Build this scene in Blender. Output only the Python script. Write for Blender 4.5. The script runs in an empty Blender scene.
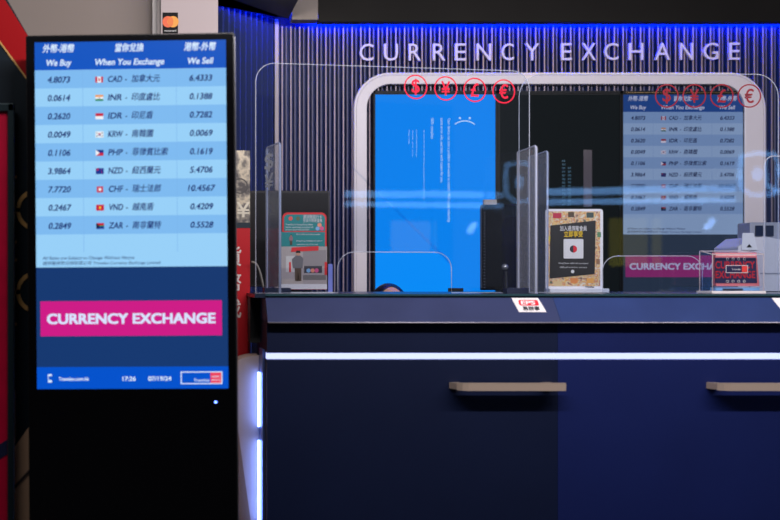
import bpy, bmesh, math, random
from mathutils import Vector, Matrix
random.seed(7)
S = bpy.context.scene
C = S.collection
F = 1083.333; VX = 150.0; VY = 280.0; CH = 1.3

def P(px, py, D):
    return Vector(((px - VX) / F * D, D, CH - (py - VY) / F * D))
def X(px, D): return (px - VX) / F * D
def Z(py, D): return CH - (py - VY) / F * D

# ------------------------------------------------------------------ materials
def lin(c):
    c = c / 255.0
    return c / 12.92 if c <= 0.04045 else ((c + 0.055) / 1.055) ** 2.4
def rgb(c): return (lin(c[0]), lin(c[1]), lin(c[2]), 1)
MATS = {}
def mat(name, col, rough=0.5, metal=0.0, var=0.0, scale=20.0, coat=0.0, spec=0.5, bump=0.0):
    if name in MATS: return MATS[name]
    m = bpy.data.materials.new(name); m.use_nodes = True
    nt = m.node_tree; b = nt.nodes['Principled BSDF']
    b.inputs['Base Color'].default_value = rgb(col)
    b.inputs['Roughness'].default_value = rough
    b.inputs['Metallic'].default_value = metal
    b.inputs['Coat Weight'].default_value = coat
    b.inputs['Specular IOR Level'].default_value = spec
    if var > 0 or bump > 0:
        tc = nt.nodes.new('ShaderNodeTexCoord'); n = nt.nodes.new('ShaderNodeTexNoise')
        n.inputs['Scale'].default_value = scale; n.inputs['Detail'].default_value = 5
        nt.links.new(tc.outputs['Object'], n.inputs['Vector'])
        if var > 0:
            r = nt.nodes.new('ShaderNodeValToRGB')
            c = rgb(col)
            r.color_ramp.elements[0].position = 0.3; r.color_ramp.elements[1].position = 0.7
            r.color_ramp.elements[0].color = (c[0]*(1-var), c[1]*(1-var), c[2]*(1-var), 1)
            r.color_ramp.elements[1].color = (min(1, c[0]*(1+var)), min(1, c[1]*(1+var)), min(1, c[2]*(1+var)), 1)
            nt.links.new(n.outputs['Fac'], r.inputs['Fac'])
            nt.links.new(r.outputs['Color'], b.inputs['Base Color'])
        if bump > 0:
            bp = nt.nodes.new('ShaderNodeBump'); bp.inputs['Strength'].default_value = bump
            bp.inputs['Distance'].default_value = 0.002
            nt.links.new(n.outputs['Fac'], bp.inputs['Height'])
            nt.links.new(bp.outputs['Normal'], b.inputs['Normal'])
    MATS[name] = m
    return m
def emi(name, col, k=1.0, gloss=True):
    """a lit display pixel area or lamp: gives off light, with a glossy cover"""
    if name in MATS: return MATS[name]
    m = bpy.data.materials.new(name); m.use_nodes = True
    b = m.node_tree.nodes['Principled BSDF']
    b.inputs['Base Color'].default_value = (0.004, 0.004, 0.005, 1)
    b.inputs['Roughness'].default_value = 0.12 if gloss else 0.55
    b.inputs['Specular IOR Level'].default_value = 0.5 if gloss else 0.03
    b.inputs['Emission Color'].default_value = rgb(col)
    b.inputs['Emission Strength'].default_value = k
    MATS[name] = m
    return m
def glass(name, tint=(250, 252, 255), refl=1.0, rough=0.02):
    if name in MATS: return MATS[name]
    m = bpy.data.materials.new(name); m.use_nodes = True
    nt = m.node_tree; nt.nodes.clear()
    o = nt.nodes.new('ShaderNodeOutputMaterial'); mx = nt.nodes.new('ShaderNodeMixShader')
    t = nt.nodes.new('ShaderNodeBsdfTransparent'); g = nt.nodes.new('ShaderNodeBsdfGlossy')
    fr = nt.nodes.new('ShaderNodeFresnel'); fr.inputs['IOR'].default_value = 1.5
    ml = nt.nodes.new('ShaderNodeMath'); ml.operation = 'MULTIPLY'; ml.inputs[1].default_value = refl
    geo = nt.nodes.new('ShaderNodeNewGeometry')   # thin sheet: the same reflectance on the way in and out
    io = nt.nodes.new('ShaderNodeMapRange'); io.inputs['To Min'].default_value = 1.5; io.inputs['To Max'].default_value = 1/1.5
    nt.links.new(geo.outputs['Backfacing'], io.inputs['Value']); nt.links.new(io.outputs['Result'], fr.inputs['IOR'])
    t.inputs['Color'].default_value = rgb(tint)
    g.inputs['Roughness'].default_value = rough
    nt.links.new(fr.outputs[0], ml.inputs[0]); nt.links.new(ml.outputs[0], mx.inputs[0])
    nt.links.new(t.outputs[0], mx.inputs[1]); nt.links.new(g.outputs[0], mx.inputs[2])
    nt.links.new(mx.outputs[0], o.inputs[0])
    MATS[name] = m
    return m
def clear_tint(name, col, alpha, rough=0.3):
    """half clear plastic: polished acrylic edges, film"""
    if name in MATS: return MATS[name]
    m = bpy.data.materials.new(name); m.use_nodes = True
    nt = m.node_tree; b = nt.nodes['Principled BSDF']
    b.inputs['Base Color'].default_value = rgb(col); b.inputs['Roughness'].default_value = rough
    b.inputs['Alpha'].default_value = alpha
    MATS[name] = m
    return m
def voro(name, cols, scale, rough=0.5, kind='VORONOI'):
    if name in MATS: return MATS[name]
    m = bpy.data.materials.new(name); m.use_nodes = True
    nt = m.node_tree; b = nt.nodes['Principled BSDF']; b.inputs['Roughness'].default_value = rough
    tc = nt.nodes.new('ShaderNodeTexCoord')
    if kind == 'VORONOI':
        n = nt.nodes.new('ShaderNodeTexVoronoi'); out = n.outputs['Color']
    else:
        n = nt.nodes.new('ShaderNodeTexNoise'); n.inputs['Detail'].default_value = 6; out = n.outputs['Fac']
    n.inputs['Scale'].default_value = scale
    nt.links.new(tc.outputs['Object'], n.inputs['Vector'])
    r = nt.nodes.new('ShaderNodeValToRGB'); r.color_ramp.interpolation = 'CONSTANT' if kind == 'VORONOI' else 'LINEAR'
    el = r.color_ramp.elements
    lo, hi = (0.0, 1.0) if kind == 'VORONOI' else (0.35, 0.65)
    n_ = len(cols)
    el[0].position = lo; el[0].color = rgb(cols[0])
    el[1].position = lo + (hi - lo) * (n_ - 1) / n_; el[1].color = rgb(cols[-1])
    for i in range(1, n_ - 1):
        e = el.new(lo + (hi - lo) * i / n_); e.color = rgb(cols[i])
    if kind == 'VORONOI':
        sp = nt.nodes.new('ShaderNodeSeparateColor'); nt.links.new(out, sp.inputs[0]); out = sp.outputs[0]
    nt.links.new(out, r.inputs['Fac']); nt.links.new(r.outputs['Color'], b.inputs['Base Color'])
    MATS[name] = m
    return m

# ------------------------------------------------------------------ mesh builder
TXT = {}
def text_geo(s, bold):
    k = (s, bold)
    if k in TXT: return TXT[k]
    c = bpy.data.curves.new('txt', 'FONT'); c.body = s; c.resolution_u = 3; c.fill_mode = 'FRONT'
    o = bpy.data.objects.new('txt', c); C.objects.link(o)
    bpy.context.view_layer.update()
    dg = bpy.context.evaluated_depsgraph_get()
    me = o.evaluated_get(dg).to_mesh()
    vs = [v.co.copy() for v in me.vertices]; fs = [tuple(p.vertices) for p in me.polygons]
    o.evaluated_get(dg).to_mesh_clear()
    bpy.data.objects.remove(o); bpy.data.curves.remove(c)
    if bold:   # heavier strokes: shifted copies of the outline
        n = len(vs); v0 = list(vs); f0 = list(fs)
        for j, (ax, ay) in enumerate(((bold*.5, bold*.4), (-bold*.5, bold*.4), (bold*.5, -bold*.4), (-bold*.5, -bold*.4), (0, 0))):
            if j == 0: vs = [v + Vector((ax, ay, 0)) for v in v0]  # each copy a hair in front of the last
            else:
                vs += [v + Vector((ax, ay, j)) for v in v0]; fs += [tuple(q + n*j for q in f) for f in f0]
    TXT[k] = (vs, fs)
    return TXT[k]

def world_loc(o):
    v = Vector((0, 0, 0))
    while o is not None:
        v += o.location; o = o.parent
    return v

class MB:
    def __init__(s, xf=None):
        s.v = []; s.f = []; s.m = []; s.mats = []; s.xf = xf; s.sm = []
    def mi(s, m):
        if m not in s.mats: s.mats.append(m)
        return s.mats.index(m)
    def add(s, vs, fs, m, smooth=False):
        b = len(s.v); i = s.mi(m)
        s.v += [Vector(v) for v in vs]
        for f in fs:
            s.f.append([b + k for k in f]); s.m.append(i); s.sm.append(smooth)
    def box(s, x0, x1, y0, y1, z0, z1, m):
        s.add([(x0,y0,z0),(x1,y0,z0),(x1,y1,z0),(x0,y1,z0),(x0,y0,z1),(x1,y0,z1),(x1,y1,z1),(x0,y1,z1)],
              [(0,3,2,1),(4,5,6,7),(0,1,5,4),(1,2,6,5),(2,3,7,6),(3,0,4,7)], m)
    def prism(s, pts, O, U, V, N, t, m, mside=None):
        """polygon pts (u,v) in plane O+uU+vV, extruded by t along N"""
        O, U, V, N = Vector(O), Vector(U), Vector(V), Vector(N)
        n = len(pts)
        a = [O + U*p[0] + V*p[1] for p in pts]; b = [p + N*t for p in a]
        bm = bmesh.new()
        va = [bm.verts.new(p) for p in a]; bm.faces.new(va)
        bmesh.ops.triangulate(bm, faces=bm.faces[:])
        bm.verts.index_update()
        tris = [[v.index for v in f.verts] for f in bm.faces]
        bm.free()
        s.add(a, tris, m)
        if t:
            s.add(b, [t_[::-1] for t_ in tris], m)
            s.add(a + b, [(i, (i+1) % n, n + (i+1) % n, n + i) for i in range(n)], mside or m)
    def poly(s, pts, y, m):
        """flat polygon of (x,z) facing the front at depth y"""
        s.prism(pts, (0, y, 0), (1,0,0), (0,0,1), (0,1,0), 0.0, m)
    def plate(s, pts, y0, y1, m, mside=None):
        s.prism(pts, (0, y0, 0), (1,0,0), (0,0,1), (0,1,0), y1 - y0, m, mside)
    def rect(s, x0, x1, z0, z1, y, m):
        s.add([(x0,y,z0),(x1,y,z0),(x1,y,z1),(x0,y,z1)], [(0,1,2,3)], m)
    def tube(s, pts, r, m, seg=8, closed=False):
        pts = [Vector(p) for p in pts]; n = len(pts); rings = []
        ref = Vector((0.13, 1, 0.07)).normalized()
        for i, p in enumerate(pts):
            if closed: d = pts[(i+1) % n] - pts[i-1]
            else: d = pts[min(i+1, n-1)] - pts[max(i-1, 0)]
            d.normalize()
            a = d.cross(ref)
            if a.length < 1e-3: a = d.cross(Vector((1,0,0)))
            a.normalize(); b = d.cross(a)
            rr = r[i] if isinstance(r, (list, tuple)) else r
            rings.append([p + a*math.cos(k*2*math.pi/seg)*rr + b*math.sin(k*2*math.pi/seg)*rr for k in range(seg)])
        vs = [v for rg in rings for v in rg]; fs = []
        for i in range(n if closed else n-1):
            j = (i+1) % n
            for k in range(seg):
                k2 = (k+1) % seg
                fs.append((i*seg+k, i*seg+k2, j*seg+k2, j*seg+k))
        if not closed:
            fs.append(tuple(range(seg))[::-1]); fs.append(tuple((n-1)*seg+k for k in range(seg)))
        s.add(vs, fs, m, True)
    def ball(s, c, r, m, seg=16, rings=10):
        c = Vector(c); rx, ry, rz = r if isinstance(r, (tuple, list)) else (r, r, r)
        vs = [c + Vector((0,0,rz))]; fs = []
        for i in range(1, rings):
            t = math.pi*i/rings
            for k in range(seg):
                a = 2*math.pi*k/seg
                vs.append(c + Vector((rx*math.sin(t)*math.cos(a), ry*math.sin(t)*math.sin(a), rz*math.cos(t))))
        vs.append(c - Vector((0,0,rz)))
        for k in range(seg):
            fs.append((0, 1+k, 1+(k+1) % seg))
            fs.append((len(vs)-1, 1+(rings-2)*seg+(k+1) % seg, 1+(rings-2)*seg+k))
        for i in range(rings-2):
            for k in range(seg):
                a = 1+i*seg+k; b = 1+i*seg+(k+1) % seg
                fs.append((a, a+seg, b+seg, b))
        s.add(vs, fs, m, True)
    def cyl(s, c, r, h, m, seg=24, r2=None):
        c = Vector(c); r2 = r if r2 is None else r2
        vs = [c + Vector((r*math.cos(2*math.pi*k/seg), r*math.sin(2*math.pi*k/seg), 0)) for k in range(seg)]
        vs += [c + Vector((r2*math.cos(2*math.pi*k/seg), r2*math.sin(2*math.pi*k/seg), h)) for k in range(seg)]
        s.add(vs, [(k, (k+1) % seg, seg+(k+1) % seg, seg+k) for k in range(seg)], m, True)
        s.add(vs[:seg], [tuple(range(seg))[::-1]], m); s.add(vs[seg:], [tuple(range(seg))], m)
    def text(s, t, O, U, V, w, h, m, shear=0.0, bold=0.0, align='l', N=None, thick=0.0):
        """text with width w (None: natural) and capital height h; O is the left (or centre) end of the baseline"""
        vs, fs = text_geo(t, bold)
        x0 = min(v.x for v in vs); x1 = max(v.x for v in vs)
        sy = h / 0.72; sx = sy if w is None else w / (x1 - x0 + shear*0.7)
        O, U, V = Vector(O), Vector(U), Vector(V)
        off = -x0
        if align == 'c': off = -(x0 + x1) / 2 - shear*0.35
        W = U.cross(V) * 4e-5
        out = [O + U*((v.x + off + shear*v.y)*sx) + V*(v.y*sy) + W*v.z for v in vs]
        s.add(out, fs, m)
        if thick:
            N = Vector(N)
            s.add([p + N*thick for p in out], [f[::-1] for f in fs], m)
            ec = {}
            for f in fs:
                for i in range(len(f)):
                    e = (f[i], f[(i+1) % len(f)]); k = (min(e), max(e))
                    ec.setdefault(k, []).append(e)
            b = len(out)
            s.add(out + [p + N*thick for p in out], [(e[0][1], e[0][0], e[0][0]+b, e[0][1]+b) for e in ec.values() if len(e) == 1], m)
    def build(s, name, parent=None, loc=None, bevel=0.0, seg=2):
        vs = [s.xf @ v for v in s.v] if s.xf else s.v
        if loc is None:
            xs = [v.x for v in vs]; ys = [v.y for v in vs]; zs = [v.z for v in vs]
            loc = Vector(((min(xs)+max(xs))/2, (min(ys)+max(ys))/2, min(zs)))
        loc = Vector(loc)
        me = bpy.data.meshes.new(name)
        me.from_pydata([v - loc for v in vs], [], s.f)
        for m in s.mats: me.materials.append(m)
        me.polygons.foreach_set('material_index', s.m)
        me.polygons.foreach_set('use_smooth', s.sm)
        me.update()
        o = bpy.data.objects.new(name, me); C.objects.link(o)
        o.parent = parent
        o.location = loc - (world_loc(parent) if parent else Vector((0,0,0)))
        if bevel:
            b = o.modifiers.new('bevel', 'BEVEL'); b.width = bevel; b.segments = seg; b.limit_method = 'ANGLE'
        return o

def tag(o, label, cat, group=None, kind=None):
    o['label'] = label; o['category'] = cat
    if group: o['group'] = group
    if kind: o['kind'] = kind
    return o
def thing(name, label, cat, loc, group=None):
    o = bpy.data.objects.new(name, None); C.objects.link(o); o.location = loc; o.empty_display_size = 0.05
    return tag(o, label, cat, group)
def struct(o):
    o['kind'] = 'structure'
    return o

def rounded(x0, x1, z0, z1, r, corners='abcd', n=8):
    """counter-clockwise from bottom left; corners a=bl b=br c=tr d=tl"""
    out = []
    for k, cx, cz, a0 in (('a', x0, z0, 180), ('b', x1, z0, 270), ('c', x1, z1, 0), ('d', x0, z1, 90)):
        if k in corners and r > 0:
            ox = cx + (r if cx == x0 else -r); oz = cz + (r if cz == z0 else -r)
            for i in range(n+1):
                a = math.radians(a0 + 90*i/n)
                out.append((ox + r*math.cos(a), oz + r*math.sin(a)))
        else: out.append((cx, cz))
    return out
def circle(cx, cz, r, n=32): return [(cx + r*math.cos(2*math.pi*i/n), cz + r*math.sin(2*math.pi*i/n)) for i in range(n)]
def ring(mb, O, U, V, N, cx, cz, r0, r1, t, m, a0=0, a1=360, n=48, ry=1.0):
    O, U, V, N = Vector(O), Vector(U), Vector(V), Vector(N)
    vs = []; fs = []
    full = abs(a1 - a0) >= 359.9
    k_ = n if full else n+1
    for i in range(k_):
        a = math.radians(a0 + (a1-a0)*i/n)
        for r in (r0, r1):
            for tt in (0, t): vs.append(O + U*(cx + r*math.cos(a)) + V*(cz + r*ry*math.sin(a)) + N*tt)
    for i in range(n):
        j = (i+1) % k_; a = 4*i; b = 4*j
        fs += [(a, b, b+2, a+2), (a+1, a+3, b+3, b+1), (a, a+1, b+1, b), (a+2, b+2, b+3, a+3)]
    if not full: fs += [(0, 2, 3, 1), (4*n, 4*n+1, 4*n+3, 4*n+2)]
    mb.add(vs, fs, m)

XA, YA, ZA = Vector((1,0,0)), Vector((0,1,0)), Vector((0,0,1))

# ------------------------------------------------------------------ the room
navy = mat('navy_panel', (36, 58, 132), 0.4, spec=.3, var=0.1, scale=6)
navy_deep = mat('navy_backing', (34, 56, 136), 0.4, spec=.3)
rib_silver = mat('rib_satin_aluminium', (166, 148, 158), 0.45, 0.2)
rib_reflection = mat('rib_reflected_aluminium', (104, 100, 130), 0.5, 0.1)  # in-between ridges stand in for the ribs' reflections in the backing
beige = mat('beige_laminate', (140, 128, 122), 0.5, var=0.04, scale=3)
beige_l = mat('pale_laminate', (186, 172, 175), 0.5, var=0.03, scale=3)
black = mat('black_gloss', (8, 8, 10), 0.25)
black_m = mat('black_matt', (14, 15, 18), 0.6)

WB = 4.85; ZTOP = 2.74; ZRIB = Z(27, 4.82)
cx0 = X(277, WB)
# floor
fl = MB(); fl.box(-3.5, 6.5, -5.0, 5.2, -0.05, 0.0, mat('grey_floor_tile', (96, 92, 92), 0.3, var=0.12, scale=2)); struct(fl.build('floor'))
# back wall, ribbed
w = MB(); w.box(cx0, 3.6, WB, WB+0.08, 0, ZTOP, navy_deep)
i = 0; x = cx0 + 0.014; pit = 8.72/F*4.81
while x < 3.2:
    w.box(x, x+0.0056, 4.80, WB, 0.0, ZRIB, navy)
    w.box(x+0.0003, x+0.0053, 4.797, 4.80, 0.0, ZRIB, rib_silver)
    w.box(x+0.0196, x+0.0242, 4.806, WB, 0.0, ZRIB, rib_reflection)
    x += pit
struct(w.build('wall_back'))
# angled return wall
p0 = Vector((cx0, WB, 0)); p1 = Vector((X(218, 4.5), 4.5, 0)); d = (p1-p0).normalized(); L = 0.9
nrm = Vector((-d.y, d.x, 0))
if nrm.y > 0: nrm = -nrm
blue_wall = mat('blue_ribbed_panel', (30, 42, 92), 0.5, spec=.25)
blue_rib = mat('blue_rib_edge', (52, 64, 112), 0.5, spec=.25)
w = MB()
w.prism([(0,0),(L,0),(L,ZTOP),(0,ZTOP)], p0, d, ZA, -nrm, 0.06, blue_wall)
k = 0.02
while k < L:
    w.prism([(k,0),(k+0.008,0),(k+0.008,ZRIB+0.03),(k,ZRIB+0.03)], p0, d, ZA, nrm, 0.02, blue_rib); k += 0.042
struct(w.build('wall_corner'))
w = MB(); w.prism([(0,0),(0.016,0),(0.016,Z(22,WB)),(0,Z(22,WB))], Vector((X(275, 4.79), 4.79, 0)), XA, ZA, YA, 0.03, beige_l)
struct(w.build('trim_1'))
# beige wall and pilaster on the left
w = MB(); w.box(-2.6, X(153, 4.1), 4.1, 4.18, 0, 3.0, beige); struct(w.build('wall_left'))
w = MB(); w.box(X(161, 3.95), X(218, 3.95), 3.95, 4.25, 0, 2.9, beige_l); struct(w.build('trim_2'))
w = MB(); w.box(X(152.5, 4.04), X(157, 4.04), 4.03, 4.1, 0, 2.9, mat('white_trim', (228, 222, 222), 0.4)); struct(w.build('trim_3'))
w = MB(); w.box(X(157.2, 4.0), X(161.5, 3.97), 3.98, 4.1, 0, 2.9, mat('grey_trim', (128, 122, 122), 0.4, 0.3)); struct(w.build('trim_4'))
# soffit: black ceiling with a light slot along the walls
ZC = Z(19.5, 4.70)
w = MB()
a = p0 + nrm*0.13; b = a + d*L
# slab outline leaves a slot of 0.13 m in front of both walls
ax = cx0 + 0.13*math.tan(math.atan2(abs(d.x), abs(d.y))/2)
cpt = Vector((cx0 + 0.13*0.42, WB-0.13, 0))
e = cpt + d*L
cl_ = cpt + d*((.598-cpt.x)/d.x)
outl = [(cl_.x, cl_.y), (e.x, e.y), (e.x, 4.3), (.598, 4.3)]
w.prism(outl, (0,0,ZC), XA, YA, ZA, 0.04, black_m)
struct(w.build('ceiling'))
w = MB(); w.box(-2.6, 3.6, 4.30, 5.0, 2.76, 2.80, black_m); struct(w.build('ceiling_top'))
# soffit fascia
sof_grey = mat('soffit_brushed_panel', (112, 103, 98), 0.4, 0.0, var=0.12, scale=9)
w = MB(); w.box(X(292, 4.66), X(318, 4.66), 4.66, 4.73, Z(19.5, 4.66), 2.74, sof_grey); struct(w.build('trim_5'))
w = MB(); w.box(X(318.3, 4.68), 3.6, 4.68, 4.73, Z(21.5, 4.68), 2.74, mat('soffit_black_panel', (22, 21, 21), 0.5, 0, spec=.1, var=0.3, scale=1.5)); struct(w.build('trim_6'))
# blue light strip inside the slot
blue_led = emi('blue_led', (6, 50, 255), 85, False)
o = thing('cove_light', 'hidden blue light strip glowing along the top of the ribbed walls', 'light strip', (1.8, 4.78, 2.455))
w = MB(); w.box(cx0+0.14, 3.55, 4.765, 4.785, 2.455, 2.47, blue_led)
q = p0 + nrm*0.07 + d*.08; w.prism([(0,0),(L,0),(L,0.015),(0,0.015)], q + ZA*2.456, d, ZA, nrm, 0.015, emi('blue_led_side', (6, 50, 255), 36, False)); w.build('diffuser', o)
w = MB(); w.box(cx0+0.14, 3.55, 4.762, 4.788, 2.47, 2.482, black_m); w.build('rail', o)

# ------------------------------------------------------------------ white frame round the display bay
white_f = mat('white_satin_frame', (236, 226, 232), 0.35, var=0.02, scale=3)
D = 4.76
outer = rounded(X(354,D), X(766,D), 0.78, Z(72.5,D), 36/F*D, 'cd', 12)
inner = rounded(X(367,D), X(745,D), 0.82, Z(84,D), 24/F*D, 'cd', 12)
o = thing('display_surround', 'white rounded frame around the row of wall displays', 'frame', (X(560,D), D, 0.78))
w = MB()
n = len(outer)
vs = [(p[0], D, p[1]) for p in outer] + [(p[0], D, p[1]) for p in inner] + [(p[0], 4.797, p[1]) for p in outer] + [(p[0], 4.797, p[1]) for p in inner]
fs = []
for i in range(n):
    j = (i+1) % n
    fs += [(i, j, n+j, n+i), (2*n+i, 3*n+i, 3*n+j, 2*n+j), (i, 2*n+i, 2*n+j, j), (n+i, n+j, 3*n+j, 3*n+i)]
w.add(vs, fs, white_f); w.build('frame', o, bevel=0.003)
w = MB()  # thin greyer groove along the front
g = rounded(X(356.5,D), X(763.5,D), 0.79, Z(75,D), 33.5/F*D, 'cd', 12)
w.tube([(p[0], D-0.0005, p[1]) for p in g], 0.0012, mat('frame_groove', (196, 186, 194), 0.5), 6, True); w.build('groove', o)

# ------------------------------------------------------------------ rate table shown on a display
RATES = [('4.8073','CAD - \u52a0\u62ff\u5927\u5143','6.4333','ca'),('0.0614','INR - \u5370\u5ea6\u76e7\u6bd4','0.1388','in'),
 ('0.2620','IDR - \u5370\u5c3c\u76fe','0.7282','id'),('0.0049','KRW - \u5357\u97d3\u571c','0.0069','kr'),('0.1106','PHP - \u83f2\u5f8b\u8cd3\u6bd4\u7d22','0.1619','ph'),
 ('3.9864','NZD - \u7d10\u897f\u862d\u5143','5.4706','nz'),('7.7720','CHF - \u745e\u58eb\u6cd5\u90ce','10.4567','ch'),('0.2467','VND - \u8d8a\u5357\u76fe','0.4209','vn'),('0.2849','ZAR - \u5357\u975e\u862d\u7279','0.5528','za')]
def rate_display(parent, x0, zt, y, s, k, tone, xf=None, bottom_bar=True):
    """x0, zt: top left corner of the lit area; s: metres per unit, the area is 194 x 348 units"""
    def c(name, col, kk=1.0):
        if tone: g = sum(col)/3; col = tuple((.66*q + .34*g)*f for q, f in zip(col, (.98, .93, 1.0)))  # toned copy greyed: haze of the glass in front mixed into the colours
        return emi(name + tone, col, k*kk, not tone)
    def R(mb, u0, u1, v0, v1, dy, m): mb.rect(x0+u0*s, x0+u1*s, zt-v1*s, zt-v0*s, y-dy, m)
    A = lambda u, v, dy=0.0012: Vector((x0+u*s, y-dy, zt-v*s))
    mb = MB(xf)
    R(mb, 0, 194, 0, 348, 0.0, c('display_navy', (20, 56, 112) if not tone else (46, 74, 100)))
    R(mb, 0, 194, 0, 28, 0.0004, c('display_header_blue', (10, 84, 192)))
    lightr = c('display_row_light', (152, 208, 248)); midr = c('display_row_mid', (126, 186, 240))
    for i in range(10):
        R(mb, 0, 194, 28+18.33*i, 28+18.33*(i+1), 0.0004, midr if i % 2 == 0 and i < 9 else lightr)
    R(mb, 0, 194, 28+183.3, 226, 0.0004, lightr)
    ln = c('display_row_line', (122, 180, 236))
    R(mb, 48.5, 49, 28, 211, 0.0007, ln); R(mb, 143.5, 144, 28, 211, 0.0007, ln)
    if bottom_bar: R(mb, 0, 194, 326, 348, 0.0004, c('display_bar_blue', (0, 82, 204)))
    mb.build('screen', parent)
    # writing
    mb = MB(xf); wh = c('display_white', (214, 234, 255)); dk = c('display_ink', (16, 40, 120), 0.8)
    B = 0.05; sh = 0.2
    T = lambda t, u, v, wd, h, m, al='c', bo=B, shr=sh: mb.text(t, A(u, v+h/2), XA, ZA, None if wd is None else wd*s, h*s, m, shr, bo, al)
    T('\u5916\u5e63-\u6e2f\u5e63', 24.5, 6.5, 33, 6.5, wh); T('We Buy', 24.5, 20.5, 27, 6.3, wh); mb.build('column_heading', parent); mb = MB(xf); T('\u7576\u4f60\u514c\u63db', 96.5, 6.5, 30, 6.5, wh); T('When You Exchange', 96.5, 20.5, 72, 6.3, wh); mb.build('column_heading', parent); mb = MB(xf); T('\u6e2f\u5e63-\u5916\u5e63', 168, 6.5, 33, 6.5, wh)
    T('We Sell', 168, 20.5, 27, 6.3, wh)
    mb.build('column_heading', parent); rows = []
    for i, (b_, mid, s_, fl_) in enumerate(RATES):
        mb = MB(xf)
        v = 37.6 + 18.33*i
        T(b_, 24.5, v, 24, 6.2, dk, 'c', 0.045)
        code, zh = mid.split(' - ')
        T(code, 74, v, 15.5, 6.2, dk, 'l', 0.045); T('-', 91.5, v, 3, 6.0, dk, 'l', 0.03)
        T(zh, 98, v, 6.3*len(zh)*1.18, 6.0, dk, 'l', 0.03); T(s_, 168.5, v, 24 if len(s_) < 7 else 28, 6.2, dk, 'c', 0.045)
        rows.append(mb.build('rate_row', parent))
    mb = MB(xf)
    T('All Rates are Subject to Change Without Notice', 6.5, 216.5, 94, 3.2, dk, 'l', 0.012); T('\u901a\u6fdf\u9686\u8ca8\u5e63\u514c\u63db\u6709\u9650\u516c\u53f8 Travelex Currency Exchange Limited.', 6.5, 221.8, 121, 3.0, dk, 'l', 0.01)
    mb.build('footnote', parent)
    # flags
    red = c('flag_red', (200, 30, 60)); wf = c('flag_white', (240, 244, 250)); bl = c('flag_blue', (20, 50, 140)); gn = c('flag_green', (20, 130, 80)); ye = c('flag_yellow', (240, 200, 40)); og = c('flag_orange', (240, 150, 60)); bk = c('flag_black', (20, 20, 24))
    for i, r_ in enumerate(RATES):
        v = 38.2 + 18.33*i; f_ = r_[3]; fm = MB(xf)
        u0, u1, v0, v1 = 61.5, 69.5, v-3, v+3
        def q(a, b, c_, d_, m, dd=0.0): R(fm, u0+(u1-u0)*a, u0+(u1-u0)*b, v0+6*c_, v0+6*d_, 0.0010+dd, m)
        if f_ == 'ca': q(0,1,0,1,wf); q(0,.27,0,1,red,.0003); q(.73,1,0,1,red,.0003); q(.4,.6,.25,.75,red,.0003)
        elif f_ == 'in': q(0,1,0,.34,og); q(0,1,.34,.67,wf); q(0,1,.67,1,gn); q(.44,.56,.42,.6,bl,.0003)
        elif f_ == 'id': q(0,1,0,.5,red); q(0,1,.5,1,wf)
        elif f_ == 'kr': q(0,1,0,1,wf); q(.36,.64,.3,.5,red,.0003); q(.36,.64,.5,.7,bl,.0003); q(.1,.25,.15,.35,bk,.0003); q(.75,.9,.65,.85,bk,.0003); q(.75,.9,.15,.35,bk,.0003); q(.1,.25,.65,.85,bk,.0003)
        elif f_ == 'ph':
            q(0,1,0,.5,bl); q(0,1,.5,1,red)
            fm.add([A(u0, v0, .0014), A(u0, v1, .0014), A(u0+4, v, .0014)], [(0,1,2)], wf)
        elif f_ == 'nz': q(0,1,0,1,bl); q(.0,.45,.2,.3,red,.0003); q(.18,.27,0,.5,red,.0003); q(.7,.76,.2,.35,red,.0003); q(.7,.76,.6,.8,red,.0003)
        elif f_ == 'ch': q(.1,.9,0,1,red); q(.43,.57,.2,.8,wf,.0003); q(.28,.72,.4,.6,wf,.0003)
        elif f_ == 'vn': q(0,1,0,1,red); q(.38,.62,.3,.7,ye,.0003)
        else:
            q(0,1,0,.4,red); q(0,1,.4,.6,gn); q(0,1,.6,1,bl)
            fm.add([A(u0, v0, .0014), A(u0, v1, .0014), A(u0+3.5, v, .0014)], [(0,1,2)], bk)
        fm.build('flag', rows[i])
    mb = MB(xf); R(mb, 4, 188, 260, 295, 0.0006, c('display_magenta', (206, 26, 134))); 
    mb.text('CURRENCY EXCHANGE', A(96, 282.5, .0012), XA, ZA, 171*s, 10.2*s, c('display_banner_white', (216, 226, 255)), 0, 0.075, 'c')
    bn_ = mb.build('banner', parent)
    if bottom_bar:
        mb = MB(xf)
        fr = [(11.5,333),(15,333),(15,341.5),(11.5,341.5)]
        ic = mb; R(mb, 11.2, 15.2, 333, 335, .001, wh); R(mb, 11.2, 15.2, 339, 341.5, .001, wh); R(mb, 11.2, 12, 333, 341, .001, wh)
        mb.build('phone_icon', parent)
        for t_, u_, wd_, h_, nm_ in (('Travelex.com.hk', 22, 31, 3.6, 'web_address'), ('17:26', 87, 13.5, 4.4, 'clock'), ('07/19/24', 113, 23.5, 4.4, 'date')):
            mb = MB(xf); T(t_, u_, 337.8, wd_, h_, wh, 'l', .05, 0); mb.build(nm_, parent)
        mb = MB(xf)
        for a_ in ((146,188,331,332),(146,188,342.6,343.6),(146,147,331,343.6),(187,188,331,343.6)): R(mb, a_[0], a_[1], a_[2], a_[3], .001, wh)
        T('Travelex', 159, 339.5, 16, 3.0, wh, 'l', .02, 0); R(mb, 176, 187, 332, 342.6, .0009, c('logo_red', (236, 60, 90)))
        T('CURRENCY', 177, 336, 9, 1.6, wh, 'l', .02, 0); T('EXCHANGE', 177, 339.5, 9, 1.6, wh, 'l', .02, 0)
        mb.build('logo_box', parent)

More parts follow.
